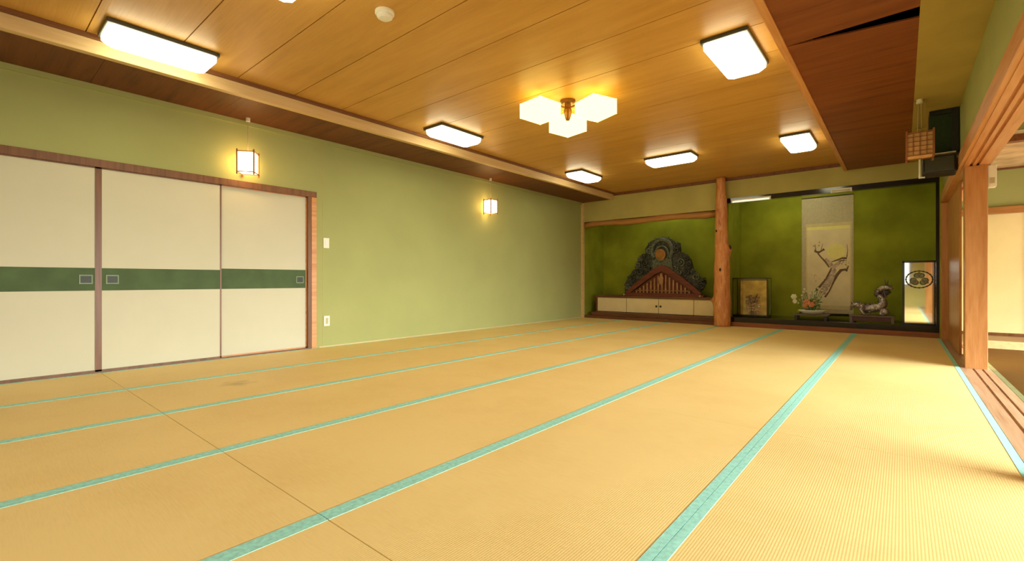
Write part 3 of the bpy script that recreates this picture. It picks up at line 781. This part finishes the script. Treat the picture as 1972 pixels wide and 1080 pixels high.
# flower arrangement on a low stand
t = thing('display_stand', 'low dark wooden stand under the white flower dish', 'stand', (-1.12, 8.90, .155), group='low stands in the right alcove')
b = MB(); b.box(-.24, .24, -.15, .15, .06, .082, .004); b.build('top', M['grey_edge'], t)
for sx in (-1, 1):
    for sy in (-1, 1): MB().box(sx * .20 - .018, sx * .20 + .018, sy * .11 - .018, sy * .11 + .018, 0, .06).build('leg', M['dark_wood'], t)
A = thing('flower_arrangement', 'white and orange flowers in a white oval dish before the scroll', 'flower arrangement', (-1.11, 8.88, .237))
b = MB()
b.lathe([(.08, 0), (.13, .008), (.195, .055), (.20, .066), (.186, .063), (.12, .024), (.0001, .018)], (0, 0), 32)
for v in b.bm.verts: v.co.y *= .62
b.build('dish', M['porcelain'], A, smooth=True)
random.seed(21)
b = MB(); tips = []
for i in range(34):
    a = random.uniform(0, 2 * PI); q = random.uniform(.06, .20); h = random.uniform(.10, .42)
    x = q * math.cos(a) - .03; y = q * .5 * math.sin(a)
    tips.append((x, y, h)); b.tube([(x * .15, y * .15, .02), (x * .6, y * .6, h * .6), (x, y, h)], .0035, 5)
b.tube([(0, 0, .02), (-.14, -.02, .12), (-.235, -.03, .20)], .005, 5); b.tube([(0, 0, .02), (-.15, -.01, .16), (-.25, -.02, .28)], .005, 5)
b.build('stems', M['leaf'], A)
b = MB()
for i in range(30):
    a = random.uniform(0, 2 * PI); q = random.uniform(.03, .15); h = random.uniform(.05, .26)
    x, y = q * math.cos(a) + .01, q * .5 * math.sin(a); l = random.uniform(.05, .09); ta = random.uniform(0, 2 * PI)
    dx, dy = math.cos(ta), math.sin(ta)
    vs = [b.bm.verts.new(p) for p in ((x, y, h), (x + dx * l * .5 - dy * .014, y + dy * l * .5 + dx * .014, h + .03), (x + dx * l, y + dy * l, h + .02), (x + dx * l * .5 + dy * .014, y + dy * l * .5 - dx * .014, h + .028), (x + dx * l * .5, y + dy * l * .5, h + .018))]
    for q4 in ((0, 1, 2), (0, 2, 3), (0, 4, 1), (1, 4, 2), (2, 4, 3), (3, 4, 0)): b.bm.faces.new([vs[j] for j in q4])
b.build('leaves', M['leaf'], A)
def blossom(b, c, r, n=6):
    for k in range(n):
        a = 2 * PI * k / n; b.ball((c[0] + r * .6 * math.cos(a), c[1] - .2 * r, c[2] + r * .6 * math.sin(a)), r * .45, (1, .5, 1), 8)
    b.ball((c[0], c[1] - .3 * r, c[2]), r * .35, (1, .8, 1), 8)
for c, r in (((-.235, -.03, .20), .036), ((-.25, -.02, .275), .045)):
    b = MB(); blossom(b, c, r); b.build('white_flower', M['petal_white'], A, smooth=True)
for c, r in (((-.06, -.05, .20), .048), ((.0, -.06, .155), .045), ((-.09, -.05, .135), .040), ((.03, -.04, .215), .036)):
    b = MB(); blossom(b, c, r); b.build('orange_flower', M['petal_orange'], A, smooth=True)
b = MB()
for (x, y, h) in tips[:30]: b.ball((x, y, h), random.uniform(.010, .019), seg=8)
b.build('small_white_buds', M['petal_white'], A, smooth=True)

# dragon on its table
t = thing('display_stand', 'low table with dark red apron under the pewter dragon', 'stand', (-.345, 8.85, .155), group='low stands in the right alcove')
b = MB(); b.box(-.27, .27, -.16, .16, .085, .105, .004); b.build('top', M['grey_edge'], t)
for sx in (-1, 1):
    for sy in (-1, 1): MB().box(sx * .245 - .018, sx * .245 + .018, sy * .135 - .018, sy * .135 + .018, 0, .086).build('leg', M['grey_edge'], t)
b = MB(); b.box(-.228, .228, -.14, -.125, .02, .085); b.build('apron', M['red_lacquer'], t)
DR = thing('dragon_figurine', 'spiky pewter dragon figurine rearing up on the low red table', 'figurine', (-.345, 8.85, .263))
b = MB()
path = [(-.26, .03, .06), (-.24, 0, .12), (-.18, -.02, .15), (-.12, 0, .12), (-.06, .02, .09), (.01, .0, .10), (.08, -.02, .12), (.13, -.02, .16), (.13, .0, .23), (.09, .01, .29), (.08, .01, .35), (.12, -.01, .40), (.16, -.03, .41)]
rad = [.012, .022, .034, .048, .056, .062, .062, .056, .044, .038, .034, .036, .03]
# refine
def refine(P, Rr, k=4):
    o, r = [], []
    for i in range(len(P) - 1):
        p0, p1, p2, p3 = (Vector(P[max(0, i - 1)]), Vector(P[i]), Vector(P[i + 1]), Vector(P[min(len(P) - 1, i + 2)]))
        for j in range(k):
            t_ = j / k
            o.append(.5 * ((2 * p1) + (p2 - p0) * t_ + (2 * p0 - 5 * p1 + 4 * p2 - p3) * t_ ** 2 + (3 * p1 - p0 - 3 * p2 + p3) * t_ ** 3)); r.append(Rr[i] + (Rr[i + 1] - Rr[i]) * t_)
    o.append(Vector(P[-1])); r.append(Rr[-1]); return o, r
PP, RR = refine(path, rad)
b.tube(PP, RR, 12)
b.ball((.185, -.04, .415), .042, (1.25, .8, .85), 12); b.ball((.225, -.05, .40), .022, (1.4, .9, .7), 10)
body = b.build('body', M['pewter'], DR, smooth=True)
b = MB()
def cone(b, p, d, l, r):
    d = Vector(d).normalized(); p = Vector(p); b.tube([p, p + d * l * .5, p + d * l], [r, r * .6, .001], 6)
for i in range(2, len(PP) - 2, 2):
    nrm = Vector((-.3 if i > 30 else 0, 0, 1)); cone(b, PP[i] + Vector((0, 0, RR[i] * .8)) if i < 30 else PP[i] - Vector((RR[i] * .8, 0, 0)), (-.2, 0, 1) if i < 30 else (-1, 0, .5), .04, .012)
random.seed(9)
for i in range(34):
    a = random.uniform(0, 2 * PI); cone(b, (.14, -.0, .375), (math.cos(a) , random.uniform(-.6, .6), math.sin(a)), random.uniform(.07, .14), .016)
cone(b, (.17, -.02, .44), (-.2, 0, 1), .12, .010); cone(b, (.18, -.06, .44), (.15, 0, 1), .10, .010)
b.build('spines_and_mane', M['pewter_dark'], DR)
for lx, ly, sx in ((-.10, -.05, -1), (-.10, .06, -1), (.10, -.06, 1), (.10, .05, 1)):
    b = MB(); b.tube([(lx, ly * .4, .10), (lx + sx * .03, ly * 1.3, .07), (lx, ly * 1.5, .02), (lx + .03, ly * 1.6, .010)], [.034, .026, .016, .012], 8)
    for cc in (-.012, 0, .012): cone(b, (lx + .03, ly * 1.6 + cc, .012), (1, 0, -.2), .03, .006)
    b.build('leg', M['pewter'], DR, smooth=True)
random.seed(31)
b = MB()
for i in range(70):
    j = random.randrange(6, 30); a = random.uniform(0, 2 * PI)
    b.ball((PP[j].x, PP[j].y + RR[j] * .9 * math.sin(a), PP[j].z + RR[j] * .9 * math.cos(a)), random.uniform(.014, .028), (1, .6, .8), 8)
b.build('body_scales', M['pewter'], DR, smooth=True)
b = MB()
for i in range(14):
    j = random.randrange(4, 34); cone(b, PP[j], (random.uniform(-1, 1), random.uniform(-.8, .2), random.uniform(.1, 1)), RR[j] + random.uniform(.03, .06), .014)
b.build('fins', M['pewter_dark'], DR)
b = MB(); b.ball((.16, -.09, .056), .052, seg=16); b.build('pearl', M['pewter'], DR, smooth=True)
b = MB()
for x, z, q in ((.07, .31, .05), (.17, .33, .045), (.20, .35, .03), (.12, .29, .05)): b.ball((x, .0, z), q, (1, .6, .7), 10)
b.build('cloud_base', M['pewter_dark'], DR, smooth=True)

# standing mirror with etched crest
Mi = thing('standing_mirror', 'tall dark-framed standing mirror etched with a round leaf crest', 'mirror', (.189, 8.72, .155))
b = MB()
b.box(-.182, -.157, -.012, .02, .012, .90, .003); b.box(.157, .182, -.012, .02, .012, .90, .003); b.box(-.182, .182, -.012, .02, .878, .905, .003); b.box(-.182, .182, -.012, .02, .0, .022, .003)
b.build('frame', M['lacquer'], Mi)
MB().box(-.157, .157, -.004, .004, .022, .878).build('mirror_glass', M['mirror'], Mi)
b = MB(); b.box(-.185, -.15, -.06, .10, 0, .014, .003); b.box(.15, .185, -.06, .10, 0, .014, .003); b.build('foot', M['lacquer'], Mi)
b = MB(); zc = .64
n = 40
pts = [(.142 * math.cos(2 * PI * i / n), -.007, zc + .118 * math.sin(2 * PI * i / n)) for i in range(n + 1)]
b.tube(pts, .0075, 6)
for k in range(20):
    a = 2 * PI * k / 20; disc_y(b, .142 * math.cos(a), zc + .118 * math.sin(a), .012, -.011, -.004, 8)
b.build('crest_ring', M['etched'], Mi)
def leaf_shape(ang, s=.062):
    pts = [(0, -.2), (.35, -.35), (.85, -.1), (1.0, .45), (.7, .9), (.3, 1.0), (0, 1.25), (-.3, 1.0), (-.7, .9), (-1.0, .45), (-.85, -.1), (-.35, -.35)]
    return [(s * (x * math.cos(ang) - y * math.sin(ang)), s * .9 * (x * math.sin(ang) + y * math.cos(ang))) for x, y in pts]
b = MB(); b2 = MB()
for k in range(3):
    a = k * 2 * PI / 3
    ox, oz = -.040 * math.sin(a), .036 * math.cos(a)
    b.prism([(x + ox, z + oz + zc) for x, z in leaf_shape(a)], 1, -.008, -.004)
    b2.prism([(x * .78 + ox * 1.1, z * .78 + oz * 1.1 + zc) for x, z in leaf_shape(a)], 1, -.0095, -.008)
    for q in (-.5, 0, .5):
        aa = a + q; stroke(b, [(ox, zc + oz - 0), (ox * 1.1 - .05 * math.sin(aa), zc + oz * 1.1 + .045 * math.cos(aa))], .0022, -.0115, -.0095)
b.build('crest_leaves', M['etched'], Mi); b2.build('crest_leaf_fill', M['etched_pale'], Mi)
